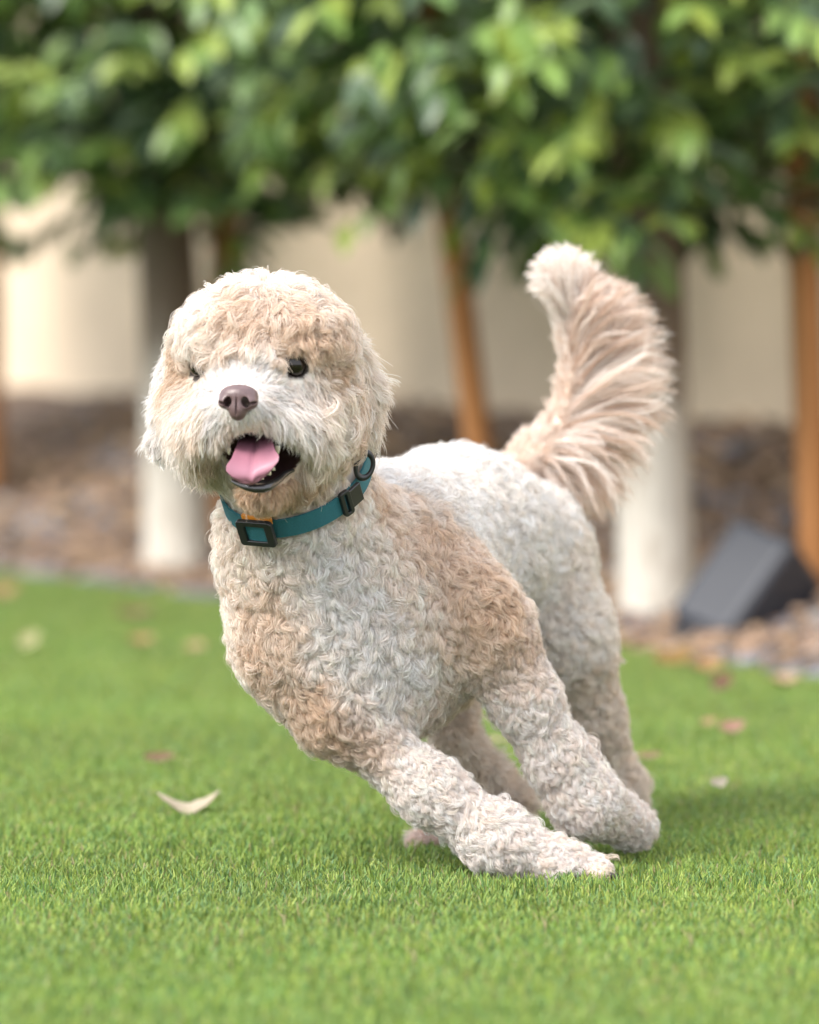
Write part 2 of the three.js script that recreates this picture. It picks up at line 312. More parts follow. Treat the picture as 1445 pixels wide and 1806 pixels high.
// ---------------------------------------------------------------- dry leaves on the lawn
{
  function dryLeaf(k, curl, wid, fold) {
    const pos = [], idx = [], seg = 9, top = [];
    for (let i = 0; i <= seg; i++) {
      const t = i / seg, w = wid * Math.pow(Math.sin(Math.PI * Math.pow(t, 0.9)), 0.75) * (1 + 0.15 * noise(t * 4, k, 2)), x = t - 0.5, y = curl * Math.pow(Math.abs(x) * 2, 1.3) * 0.42 + 0.03 * noise(t * 5, k * 3, 1);
      for (const s of [-1, -0.5, 0, 0.5, 1]) top.push([x, y + fold * Math.abs(s) * w + 0.03 * noise(t * 4, s * 2, k), s * w]);
    }
    const n = top.length; for (const [x, y, z] of top) pos.push(x, y, z);
    for (const [x, y, z] of top) pos.push(x, y - 0.012, z);
    for (let i = 0; i < seg; i++) for (let j = 0; j < 4; j++) { const a = i * 5 + j; idx.push(a, a + 1, a + 5, a + 1, a + 6, a + 5, n + a, n + a + 5, n + a + 1, n + a + 1, n + a + 5, n + a + 6); }
    return geoOf(pos, idx);
  }
  const LS = [
    [330, 1420, 96, 0.15, 0.5, 0.28, -0.3, [0.62, 0.52, 0.37], 'cream curled dry leaf bent upward at both ends on the lawn'],
    [282, 1340, 52, 0.1, 0.2, 0.22, 0.3, [0.22, 0.13, 0.06], 'dark brown oval leaf lying flat behind the cream curled leaf'],
    [52, 1135, 42, 0.9, 0.5, 0.34, 0.5, [0.50, 0.48, 0.22], 'pale yellowish leaf alone on the lawn, standing up'],
    [250, 1135, 44, 0.3, 0.4, 0.3, 0.5, [0.42, 0.26, 0.10], 'tan leaf next to a faint straw coloured leaf'],
    [345, 1142, 34, 0.3, 0.2, 0.3, 0.3, [0.48, 0.36, 0.16], 'faint straw coloured leaf, smaller than the tan one beside it'],
    [240, 1088, 62, 0.2, 0.4, 0.25, 0.4, [0.26, 0.16, 0.07], 'brown curled leaf close to the bark mulch'],
    [4, 1050, 56, 0.5, 0.4, 0.3, 0.4, [0.46, 0.30, 0.12], 'large tan leaf at the mulch edge, away from the others'],
    [1190, 1164, 66, 0.1, 0.3, 0.25, 0.4, [0.34, 0.20, 0.05], 'golden brown leaf lying below the whitewashed trunk'],
    [1248, 1184, 58, 0.4, 0.7, 0.3, 0.5, [0.44, 0.26, 0.10], 'orange tan curled leaf touching a red brown leaf'],
    [1272, 1210, 46, 1.0, 0.4, 0.32, 0.5, [0.20, 0.09, 0.05], 'red brown leaf touching an orange tan curled leaf'],
    [1386, 1210, 46, 0.2, 0.6, 0.36, 0.6, [0.58, 0.40, 0.24], 'pale peach leaf in front of the grey gravel'],
    [1292, 1290, 42, 0.2, 0.5, 0.34, 0.5, [0.42, 0.22, 0.16], 'pinkish red leaf on the lawn'],
    [1268, 1388, 30, 0.5, 0.8, 0.34, 0.7, [0.68, 0.60, 0.46], 'small whitish curled leaf on the lawn'],
    [1144, 1338, 42, 0.1, 0.3, 0.24, 0.3, [0.26, 0.17, 0.08], 'dull brown leaf half hidden by the hind leg of the dog'],
    [1250, 1276, 26, 0.3, 0.3, 0.3, 0.3, [0.42, 0.28, 0.13], 'small tan scrap of leaf behind the pinkish red leaf'],
    [868, 1308, 76, 0.15, 0.1, 0.10, 0.2, [0.46, 0.38, 0.20], 'narrow straw coloured strip of leaf seen between the legs of the dog'],
  ];
  LS.forEach(([px, py, w, turn, curl, wid, fold, c, label], i) => {
    const p = G(px, py, 0.018), L = 1.2 * w * (EYE.z - p.z) / FPX;
    const m = mesh('dry_leaf', dryLeaf(i + 1, curl, wid, fold), new THREE.MeshPhysicalMaterial({ color: rgb(...c.map((v) => v * 0.62)), roughness: 0.85, transmission: 0.15, thickness: 0, side: THREE.DoubleSide }));
    m.position.copy(p); m.position.y = 0.0195; m.scale.setScalar(L); m.rotation.set(i ? 0.3 + 0.45 * ((i * 7) % 5) / 4 : 0.15, turn, 0.05 * (i % 3 - 1));
    tag(m, label, 'leaf', 'dry leaves fallen on the lawn');
  });
}

// ---------------------------------------------------------------- the dog: signed distance body
const prims = [];
const pt = ([px, py, z]) => P(px, py, z);
function cone(a, ra, b, rb, k, region, opt = {}) { const A = pt(a), B = pt(b); prims.push({ t: 0, a: A, b: B, ra: M(ra, a[2]), rb: M(rb, b[2]), k, region, dir: B.clone().sub(A).normalize(), ...opt }); }
function ball(c, rx, ry, rz, k, region, opt = {}) { prims.push({ t: 1, a: pt(c), r: V(M(rx, c[2]), M(ry, c[2]), rz), k, region, ...opt }); }
// trunk of the body
ball([600, 1085, -0.05], 178, 175, 0.115, 0.03, 'chest');
ball([690, 1195, -0.06], 105, 100, 0.09, 0.05, 'chest');
cone([535, 960, 0.005], 128, [610, 1060, -0.04], 165, 0.05, 'chest');
cone([690, 985, -0.12], 158, [800, 958, -0.27], 142, 0.07, 'back');
cone([800, 960, -0.28], 140, [895, 975, -0.40], 128, 0.05, 'back');
ball([770, 1120, -0.16], 95, 110, 0.13, 0.05, 'chest');
// neck and head
cone([505, 790, 0.075], 112, [540, 955, 0.01], 120, 0.05, 'neck');
ball([470, 615, 0.095], 148, 118, 0.080, 0.03, 'skull');
ball([455, 690, 0.105], 128, 95, 0.072, 0.04, 'cheek');
ball([550, 735, 0.098], 64, 82, 0.055, 0.03, 'cheek_side');
ball([372, 745, 0.100], 55, 72, 0.05, 0.03, 'cheek');
cone([446, 680, 0.150], 68, [424, 714, 0.194], 42, 0.035, 'muzzle');
cone([400, 738, 0.175], 34, [372, 760, 0.15], 32, 0.022, 'lip');
cone([452, 740, 0.18], 36, [528, 762, 0.15], 38, 0.022, 'lip');
cone([505, 815, 0.09], 62, [460, 866, 0.160], 36, 0.03, 'jaw');
// brow ridges
ball([545, 594, 0.142], 42, 18, 0.024, 0.03, 'brow');
ball([372, 594, 0.138], 36, 18, 0.024, 0.03, 'brow');
// ears
cone([600, 625, 0.065], 34, [630, 690, 0.047], 30, 0.012, 'ear');
cone([630, 690, 0.047], 29, [637, 745, 0.047], 25, 0.015, 'ear');
cone([325, 660, 0.065], 30, [308, 720, 0.05], 27, 0.03, 'ear_far');
cone([308, 720, 0.05], 26, [288, 776, 0.05], 21, 0.012, 'ear_far');
// viewer's right foreleg
cone([715, 1035, -0.055], 98, [822, 1090, -0.025], 66, 0.06, 'shoulder');
cone([838, 1092, -0.015], 50, [872, 1132, -0.015], 49, 0.05, 'elbow');
cone([875, 1135, -0.015], 49, [928, 1235, -0.02], 44, 0.03, 'leg');
cone([928, 1235, -0.02], 44, [985, 1340, -0.03], 41, 0.03, 'leg');
cone([985, 1340, -0.03], 41, [1032, 1412, -0.04], 50, 0.03, 'leg');
cone([1032, 1412, -0.04], 50, [1116, 1458, -0.10], 38, 0.025, 'paw');
// viewer's left foreleg
cone([528, 1145, 0.01], 80, [590, 1255, 0.02], 52, 0.05, 'shoulder_low');
cone([605, 1268, 0.02], 47, [755, 1392, 0.025], 43, 0.035, 'leg');
cone([755, 1392, 0.025], 43, [880, 1484, 0.03], 46, 0.03, 'leg');
cone([880, 1484, 0.03], 46, [985, 1526, 0.035], 34, 0.03, 'paw');
cone([985, 1526, 0.035], 34, [1050, 1539, 0.035], 25, 0.02, 'paw');
for (const [x, y, z] of [[1056, 1542, 0.053], [1064, 1543, 0.041], [1063, 1540, 0.028], [1054, 1536, 0.016]]) ball([x, y, z], 20, 17, 0.0078, 0.004, 'toe');
// hind leg on the viewer's right
cone([930, 1010, -0.36], 100, [985, 1130, -0.34], 78, 0.05, 'thigh');
cone([985, 1130, -0.34], 74, [1035, 1270, -0.36], 50, 0.04, 'hind');
cone([1035, 1270, -0.36], 48, [1090, 1400, -0.38], 36, 0.03, 'hind');
cone([1090, 1400, -0.38], 34, [1085, 1460, -0.36], 26, 0.03, 'hind');
// the other hind leg, reaching forward under the body
cone([785, 1180, -0.28], 52, [805, 1305, -0.25], 27, 0.03, 'hind_dark');
cone([805, 1305, -0.25], 27, [915, 1412, -0.27], 19, 0.015, 'hind_dark');
cone([915, 1416, -0.27], 19, [820, 1484, -0.21], 19, 0.015, 'hind_dark');
cone([820, 1480, -0.21], 22, [738, 1486, -0.19], 18, 0.02, 'hind_paw');
// tail core
const tailCore = [[905, 845, -0.42, 34], [945, 800, -0.43, 26], [990, 745, -0.44, 17], [1012, 670, -0.44, 13], [1008, 600, -0.44, 11], [995, 530, -0.44, 8]];
for (let i = 0; i + 1 < tailCore.length; i++) { const a = tailCore[i], b = tailCore[i + 1]; cone(a.slice(0, 3), a[3], b.slice(0, 3), b[3], 0.015, 'tail'); }
// carved: mouth and eye sockets
const mouth = { a: P(456, 803, 0.165), r: V(M(71, 0.17), M(47, 0.17), 0.060) };
const eyes = [];

function primDist(p, x, y, z) {
  if (p.t) {
    const dx = x - p.a.x, dy = y - p.a.y, dz = z - p.a.z, r = p.r, ax = dx / r.x, ay = dy / r.y, az = dz / r.z;
    const k0 = Math.sqrt(ax * ax + ay * ay + az * az), bx = ax / r.x, by = ay / r.y, bz = az / r.z, k1 = Math.sqrt(bx * bx + by * by + bz * bz);
    return k0 < 1e-6 ? -Math.min(r.x, r.y, r.z) : k0 * (k0 - 1) / k1;
  }
  const bax = p.b.x - p.a.x, bay = p.b.y - p.a.y, baz = p.b.z - p.a.z, pax = x - p.a.x, pay = y - p.a.y, paz = z - p.a.z;
  const h = clamp((pax * bax + pay * bay + paz * baz) / (bax * bax + bay * bay + baz * baz), 0, 1);
  return Math.hypot(pax - bax * h, pay - bay * h, paz - baz * h) - (p.ra + (p.rb - p.ra) * h);
}
const smin = (a, b, k) => { const h = Math.max(k - Math.abs(a - b), 0) / k; return Math.min(a, b) - h * h * k * 0.25; };
const mouthDist = (x, y, z) => primDist({ t: 1, a: mouth.a, r: mouth.r }, x, y, z);
function bodyDist(x, y, z) {
  let d = 1;
  for (const p of prims) { const e = primDist(p, x, y, z); if (e < d + p.k) d = smin(d, e, p.k); }
  const m = -mouthDist(x, y, z); d = -smin(-d, -m, 0.008);
  for (const e of eyes) d = Math.max(d, e.r - 0.0008 - Math.hypot(x - e.c.x, y - e.c.y, z - e.c.z));
  return d;
}
function surfaceZ(px, py) { for (let z = 0.27; z > -0.1; z -= 0.0005) { const p = P(px, py, z); if (bodyDist(p.x, p.y, p.z) < 0) return z; } return 0.1; }
{ const zs = [surfaceZ(515, 643), surfaceZ(359, 645)]; eyes.push({ c: P(515, 643, zs[0] - 0.0098), r: 0.0126, gap: 0.0026, part: 1 }, { c: P(357, 646, zs[1] - 0.0120), r: 0.0112, gap: 0.0014, part: 0.55 }); console.log('eyes', zs); }
function surfaceNets(f, lo, hi, cell, block = 4) {
  const nx = Math.ceil((hi.x - lo.x) / cell / block) * block + 1, ny = Math.ceil((hi.y - lo.y) / cell / block) * block + 1, nz = Math.ceil((hi.z - lo.z) / cell / block) * block + 1;
  const val = new Float32Array(nx * ny * nz), id = (i, j, k) => (k * ny + j) * nx + i, reach = cell * block * 0.87 * 1.5 + cell;
  for (let k = 0; k < nz; k += block) for (let j = 0; j < ny; j += block) for (let i = 0; i < nx; i += block) {
    const c = f(lo.x + (i + block / 2) * cell, lo.y + (j + block / 2) * cell, lo.z + (k + block / 2) * cell), far = Math.abs(c) > reach;
    for (let kk = k; kk < Math.min(k + block, nz); kk++) for (let jj = j; jj < Math.min(j + block, ny); jj++) for (let ii = i; ii < Math.min(i + block, nx); ii++)
      val[id(ii, jj, kk)] = far ? c : f(lo.x + ii * cell, lo.y + jj * cell, lo.z + kk * cell);
  }
  const vid = new Int32Array(nx * ny * nz).fill(-1), pos = [], idx = [];
  const E = [[0, 1], [2, 3], [4, 5], [6, 7], [0, 2], [1, 3], [4, 6], [5, 7], [0, 4], [1, 5], [2, 6], [3, 7]];
  const v8 = new Float32Array(8);
  for (let k = 0; k < nz - 1; k++) for (let j = 0; j < ny - 1; j++) for (let i = 0; i < nx - 1; i++) {
    let mask = 0;
    for (let c = 0; c < 8; c++) { const v = v8[c] = val[id(i + (c & 1), j + (c >> 1 & 1), k + (c >> 2))]; if (v < 0) mask |= 1 << c; }
    if (!mask || mask === 255) continue;
    let n = 0, x = 0, y = 0, z = 0;
    for (const [a, b] of E) { if ((mask >> a & 1) === (mask >> b & 1)) continue; const t = v8[a] / (v8[a] - v8[b]); x += (a & 1) + t * ((b & 1) - (a & 1)); y += (a >> 1 & 1) + t * ((b >> 1 & 1) - (a >> 1 & 1)); z += (a >> 2) + t * ((b >> 2) - (a >> 2)); n++; }
    vid[id(i, j, k)] = pos.length / 3; pos.push(lo.x + (i + x / n) * cell, lo.y + (j + y / n) * cell, lo.z + (k + z / n) * cell);
  }
  const quad = (a, b, c, d, flip) => flip ? idx.push(a, c, b, a, d, c) : idx.push(a, b, c, a, c, d);
  for (let k = 1; k < nz - 1; k++) for (let j = 1; j < ny - 1; j++) for (let i = 1; i < nx - 1; i++) {
    const s = val[id(i, j, k)] < 0;
    if (s !== val[id(i + 1, j, k)] < 0) quad(vid[id(i, j - 1, k - 1)], vid[id(i, j, k - 1)], vid[id(i, j, k)], vid[id(i, j - 1, k)], !s);
    if (s !== val[id(i, j + 1, k)] < 0) quad(vid[id(i - 1, j, k - 1)], vid[id(i - 1, j, k)], vid[id(i, j, k)], vid[id(i, j, k - 1)], !s);
    if (s !== val[id(i, j, k + 1)] < 0) quad(vid[id(i - 1, j - 1, k)], vid[id(i, j - 1, k)], vid[id(i, j, k)], vid[id(i - 1, j, k)], !s);
  }
  const nor = new Float32Array(pos.length), h = cell * 0.5;
  for (let v = 0; v < pos.length; v += 3) {
    const x = pos[v], y = pos[v + 1], z = pos[v + 2], gx = f(x + h, y, z) - f(x - h, y, z), gy = f(x, y + h, z) - f(x, y - h, z), gz = f(x, y, z + h) - f(x, y, z - h), l = Math.hypot(gx, gy, gz) || 1;
    nor[v] = gx / l; nor[v + 1] = gy / l; nor[v + 2] = gz / l;
  }
  return { pos, idx, nor };
}

// coat colour: white and apricot patches, set in the body's own space
const WHITE = [0.945, 0.915, 0.905], CREAM = [0.925, 0.855, 0.79], TAN = [0.745, 0.585, 0.44], BROWN = [0.58, 0.42, 0.29];
const patches = [   // centre, radius (px), colour, strength
  [[745, 985, -0.02], 110, TAN, 0.8], [[830, 1065, 0.0], 110, TAN, 0.85], [[885, 1125, 0.01], 110, TAN, 0.7], [[650, 1330, 0.05], 70, TAN, 0.45], [[700, 1090, 0.06], 60, TAN, 0.15], [[690, 930, 0.0], 80, TAN, 0.35],
  [[470, 1110, 0.05], 100, TAN, 0.5], [[430, 990, 0.05], 60, CREAM, 0.9], [[480, 1180, 0.04], 80, TAN, 0.55], [[570, 1270, 0.05], 95, TAN, 0.85], [[640, 1270, 0.07], 60, BROWN, 0.6], [[500, 1040, 0.07], 60, TAN, 0.4],
  [[585, 1010, 0.09], 115, WHITE, 1], [[620, 1110, 0.08], 118, WHITE, 1], [[700, 1200, 0.06], 115, WHITE, 1], [[390, 1010, 0.0], 40, WHITE, 0.8],
  [[515, 628, 0.175], 34, TAN, 0.7], [[345, 640, 0.16], 34, BROWN, 0.5], [[570, 655, 0.15], 40, BROWN, 0.4], [[345, 660, 0.13], 60, TAN, 0.75], [[345, 600, 0.12], 50, TAN, 0.65], [[430, 590, 0.17], 70, TAN, 0.6], [[545, 605, 0.17], 70, TAN, 0.75], [[590, 645, 0.14], 60, TAN, 0.85], [[510, 555, 0.16], 70, TAN, 0.45], [[610, 700, 0.1], 50, TAN, 0.5],
  [[445, 655, 0.2], 62, WHITE, 1.0], [[330, 740, 0.13], 50, WHITE, 0.9], [[520, 700, 0.18], 65, WHITE, 0.85], [[390, 770, 0.18], 34, TAN, 0.75], [[600, 790, 0.1], 60, TAN, 0.6],
  [[380, 850, 0.15], 60, TAN, 0.9], [[430, 890, 0.16], 60, TAN, 0.85], [[520, 860, 0.13], 80, TAN, 0.65], [[350, 800, 0.14], 45, TAN, 0.7], [[420, 760, 0.2], 26, TAN, 0.4],
  [[640, 890, 0.03], 50, TAN, 0.9], [[470, 500, 0.1], 110, WHITE, 0.25], [[420, 540, 0.16], 70, TAN, 0.35], [[560, 560, 0.13], 70, TAN, 0.35],
].map(([c, r, col, s]) => ({ c: pt(c), r: M(r, c[2]), col, s }));
const regionColor = {
  chest: CREAM, back: [0.90, 0.885, 0.865], neck: CREAM, skull: CREAM, cheek: CREAM, cheek_side: CREAM, muzzle: WHITE, lip: CREAM, jaw: TAN, brow: CREAM, ear: CREAM, ear_far: WHITE, shoulder: CREAM, elbow: CREAM, leg: [0.945, 0.895, 0.865], paw: [0.945, 0.89, 0.86], toe: [0.86, 0.79, 0.71],
  shoulder_low: CREAM, thigh: [0.90, 0.86, 0.81], hind: [0.86, 0.79, 0.71], hind_dark: [0.86, 0.79, 0.71], hind_paw: [0.88, 0.78, 0.74], tail: [0.88, 0.78, 0.70],
};
function nearest(x, y, z) { let best = 1e9, b = null; for (const p of prims) { const e = primDist(p, x, y, z); if (e < best) { best = e; b = p; } } return b; }
function coatColor(x, y, z, prim, out) {
  const wob = 0.022, nx = noise(x * 38, y * 38, z * 38) * wob, ny = noise(x * 38 + 9, y * 38, z * 38) * wob, nz = noise(x * 38, y * 38 + 7, z * 38) * wob;
  const near = nearest(x + nx, y + ny, z + nz) || prim, c = regionColor[near.region]; out[0] = c[0]; out[1] = c[1]; out[2] = c[2];
  if (['tail', 'hind_dark', 'hind_paw', 'hind', 'thigh', 'back', 'ear', 'ear_far', 'paw'].includes(prim.region) && prim.region !== 'back') return out;
  for (const p of patches) {
    const d = Math.hypot(x + nx - p.c.x, y + ny - p.c.y, z + nz - p.c.z) / p.r; if (d > 1.25) continue;
    const k = p.s * (1 - sstep(0.2, 1.25, d)); for (let i = 0; i < 3; i++) out[i] += (p.col[i] - out[i]) * k;
  }
  return out;
}

const noseP = P(420, 706, 0.226), bridge = P(440, 668, 0.2);
const dog = group('dog');
tag(dog, 'curly cream and apricot dog running with its mouth open, wearing a teal collar', 'dog');
const LO = V(-0.29, -0.02, -0.52), HI = V(0.27, 0.62, 0.28);
const body = surfaceNets(bodyDist, LO, HI, 0.0042);
const nearMouth = (x, y, z) => mouthDist(x, y, z) < 0.0025 && z > 0.06;
{
  const col = [], c = [0, 0, 0];
  for (let v = 0; v < body.pos.length; v += 3) {
    const x = body.pos[v], y = body.pos[v + 1], z = body.pos[v + 2];
    if (nearMouth(x, y, z)) { const deep = z < mouth.a.z - 0.01; col.push(deep ? 0.05 : 0.018, deep ? 0.018 : 0.013, deep ? 0.018 : 0.013); continue; }
    if (Math.hypot(x - noseP.x, y - noseP.y, z - noseP.z) < 0.0195) { col.push(0.09, 0.055, 0.055); continue; }
    if (eyes.some((e) => Math.hypot(x - e.c.x, y - e.c.y, z - e.c.z) < e.r + 0.0042)) { col.push(0.03, 0.02, 0.016); continue; }
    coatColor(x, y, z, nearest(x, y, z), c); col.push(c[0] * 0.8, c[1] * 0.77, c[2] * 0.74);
  }
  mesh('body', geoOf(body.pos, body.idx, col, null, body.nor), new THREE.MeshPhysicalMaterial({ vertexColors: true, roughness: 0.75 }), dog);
}

// ---------------------------------------------------------------- fur: locks of fine strands
function strandsGeometry(list, tint = 0) {   // list of {pts, r}; each a pointed ribbon with a rounded shade
  const pos = [], nor = [], idx = [], col = tint ? [] : null;
  for (const { pts, r } of list) {
    const shade = 1 - tint * rnd(); if (col) for (let i = 0; i < pts.length * 2; i++) col.push(shade, shade * (1 - 0.25 * (1 - shade)), shade * (1 - 0.45 * (1 - shade)));
    const n = pts.length, o = pos.length / 3; let prev = V(rnd() - 0.5, rnd() - 0.5, rnd() - 0.5).normalize();
    for (let i = 0; i < n; i++) {
      const t = pts[Math.min(i + 1, n - 1)].clone().sub(pts[Math.max(i - 1, 0)]).normalize(), a = prev.clone().addScaledVector(t, -prev.dot(t)).normalize(), b = t.clone().cross(a); prev = a;
      const rad = r * 1.35 * (i === n - 1 ? 0.1 : 1 - 0.5 * (i / (n - 1)) ** 2);
      for (const k of [-1, 1]) { pos.push(pts[i].x + a.x * rad * k, pts[i].y + a.y * rad * k, pts[i].z + a.z * rad * k); nor.push(b.x * 0.8 + a.x * 0.6 * k, b.y * 0.8 + a.y * 0.6 * k, b.z * 0.8 + a.z * 0.6 * k); }
    }
    for (let i = 0; i < n - 1; i++) { const a = o + i * 2; idx.push(a, a + 2, a + 1, a + 1, a + 2, a + 3); }
  }
  return geoOf(pos, idx, col, null, nor);
}
function lock(kind) {   // about 1 long: root at the origin, grows along +Y, combed to +Z
  const seg = kind === 'fuzz' ? 5 : 9, pts = [], dirs = [], list = [];
  let th, turn, twist, len;
  if (kind === 'curl') { th = rr(1.0, 1.5); turn = rr(2.4, 5.6); twist = rr(-1.8, 1.8); len = 1.8; }
  else if (kind === 'wave') { th = rr(0.55, 0.8); turn = rr(0.5, 1.0); twist = 0; len = 1; }
  else { th = rr(0.8, 1.2); turn = rr(0.4, 0.9); twist = rr(-0.4, 0.4); len = 1; }
  const ph = rr(0, 6.28), wv = kind === 'wave' ? rr(0.06, 0.13) : 0, p = V(0, 0, 0), side = kind === 'curl' ? rr(-0.5, 0.5) : 0;
  for (let i = 0; i <= seg; i++) {
    const t = i / seg, a = th - turn * (kind === 'curl' ? t ** 1.15 : t), y = twist * t, d = V(Math.sin(y) * Math.cos(a) + side * t, Math.sin(a), Math.cos(y) * Math.cos(a)).normalize();
    pts.push(V(p.x + wv * Math.sin(ph + t * 7) * t, p.y + wv * 0.6 * Math.cos(ph + t * 6) * t, p.z)); dirs.push(d); p.addScaledVector(d, len / seg);
  }
  const n = kind === 'curl' ? 24 : kind === 'wave' ? 20 : 14, R = kind === 'curl' ? 0.245 : kind === 'wave' ? 0.095 : 0.22, rad = kind === 'curl' ? 0.0108 : kind === 'wave' ? 0.0078 : 0.017;
  for (let s = 0; s < n; s++) {
    const w = rr(0, 6.28), q = Math.sqrt(rnd()), u = Math.cos(w) * q, v = Math.sin(w) * q, cut = kind === 'curl' ? rr(0.6, 1.0) : rr(0.68, 1.0), sp = [], loose = rnd() < 0.22 ? 5 : 1, jx = gauss() * 0.055 * loose, jy = gauss() * 0.055 * loose;
    for (let i = 0; i <= seg; i++) {
      const t = i / seg * cut * seg, i0 = Math.min(seg - 1, Math.floor(t)), f = t - i0, c = pts[i0].clone().lerp(pts[i0 + 1], f), d = dirs[i0], tt = i / seg;
      const a = V(1, 0, 0).addScaledVector(d, -d.x).normalize(), b = d.clone().cross(a), wd = kind === 'fuzz' ? R * (0.5 + 1.4 * tt) : R * (0.75 + 0.5 * Math.sin(tt * 3.1)) * (1 - (kind === 'curl' ? 0.5 : 0.7) * tt * tt);
      sp.push(c.addScaledVector(a, u * wd + jx * tt).addScaledVector(b, v * wd * 0.7 + jy * tt));
    }
    list.push({ pts: sp, r: rad * rr(0.8, 1.2) });
  }
  return strandsGeometry(list, 0.15);
}
const furMat = new THREE.MeshPhysicalMaterial({ vertexColors: true, color: rgb(1, 1, 1), roughness: 0.8, transmission: 0.48, thickness: 0, specularIntensity: 0.7, side: THREE.DoubleSide });
const kinds = { curl: 14, wave: 10, fuzz: 6 }, bank = {};
for (const k in kinds) bank[k] = Array.from({ length: kinds[k] }, () => ({ geo: lock(k), m: [], c: [] }));
// region: lock kind, length (m), density per m2, swirl, comb
const furOf = {
  chest: ['curl', 0.0094, 290000, 1.4], shoulder: ['curl', 0.0094, 290000, 1.3], shoulder_low: ['curl', 0.0092, 290000, 1.3], elbow: ['curl', 0.0098, 280000, 1.0], neck: ['curl', 0.0092, 280000, 1.2],
  back: ['mix', 0.0105, 230000, 1.2], thigh: ['mix', 0.0105, 220000, 1.2], hind: ['curl', 0.0092, 210000, 1.0], hind_dark: ['fuzz', 0.014, 130000, 0.5], hind_paw: ['fuzz', 0.009, 160000, 0.4],
  leg: ['curl', 0.0074, 330000, 1.1], paw: ['curl', 0.0066, 330000, 0.8], toe: ['fuzz', 0.0045, 420000, 0.4], skull: ['curl', 0.0112, 250000, 1.4], cheek: ['wave', 0.030, 140000, 0.55], brow: ['curl', 0.0105, 240000, 1.0], muzzle: ['wave', 0.021, 230000, 0.3],
  cheek_side: ['curl', 0.0150, 170000, 1.2], lip: ['wave', 0.031, 160000, 0.4], jaw: ['wave', 0.0125, 200000, 0.6], ear: ['wave', 0.0215, 170000, 0.7], ear_far: ['wave', 0.017, 180000, 0.8], tail: ['fuzz', 0.014, 60000, 0.3],
};
const ring = (() => {   // the collar's line round the neck
  const c = P(521, 842, 0.048), px = (dx, dy, z) => V(M(dx, 0.05), -M(dy, 0.05), z);
  const u = px(126, -42, -0.006), v = px(22, 72, 0.064), n = u.clone().cross(v).normalize().negate();
  return { c, u, v, n, at: (a) => c.clone().addScaledVector(u, Math.cos(a)).addScaledVector(v, Math.sin(a)) };
})();
const loopAt = P(643, 821, 0.094);
const ringPts = Array.from({ length: 120 }, (_, i) => ring.at(i / 120 * 2 * Math.PI));
const ringDist = (p) => { let b = 1; for (const r of ringPts) { const d = r.distanceToSquared(p); if (d < b) b = d; } return Math.sqrt(b); };
function comb(p, n, prim) {
  const r = prim.region; let d;
  if (prim.dir && ['leg', 'paw', 'hind', 'hind_dark', 'hind_paw', 'elbow', 'tail', 'ear', 'ear_far'].includes(r)) d = prim.dir.clone().add(V(0, -0.25, 0));
  else if (r === 'back' || r === 'thigh') d = V(0.45, -0.45, -0.6);
  else if (r === 'muzzle') { d = p.clone().sub(noseP); d.y -= p.y < noseP.y + 0.012 ? 0.03 : -0.012; d.z -= 0.01; }
  else if (r === 'lip' || r === 'cheek') { d = p.clone().sub(bridge).setZ(0).normalize(); d.y -= 1.0; d.z = -0.2; }
  else if (r === 'jaw') { d = V((p.x - mouth.a.x) * 9, -1, -0.25); }
  else if (r === 'brow') { d = V((p.x - bridge.x) * 12, -0.7, 0.45); }
  else if (r === 'skull') { d = V((p.x - P(470, 560, 0.1).x) * 9, -0.35, -0.1); }
  else d = V(0.1, -1, -0.15);
  return d.addScaledVector(n, -d.dot(n)).normalize();
}
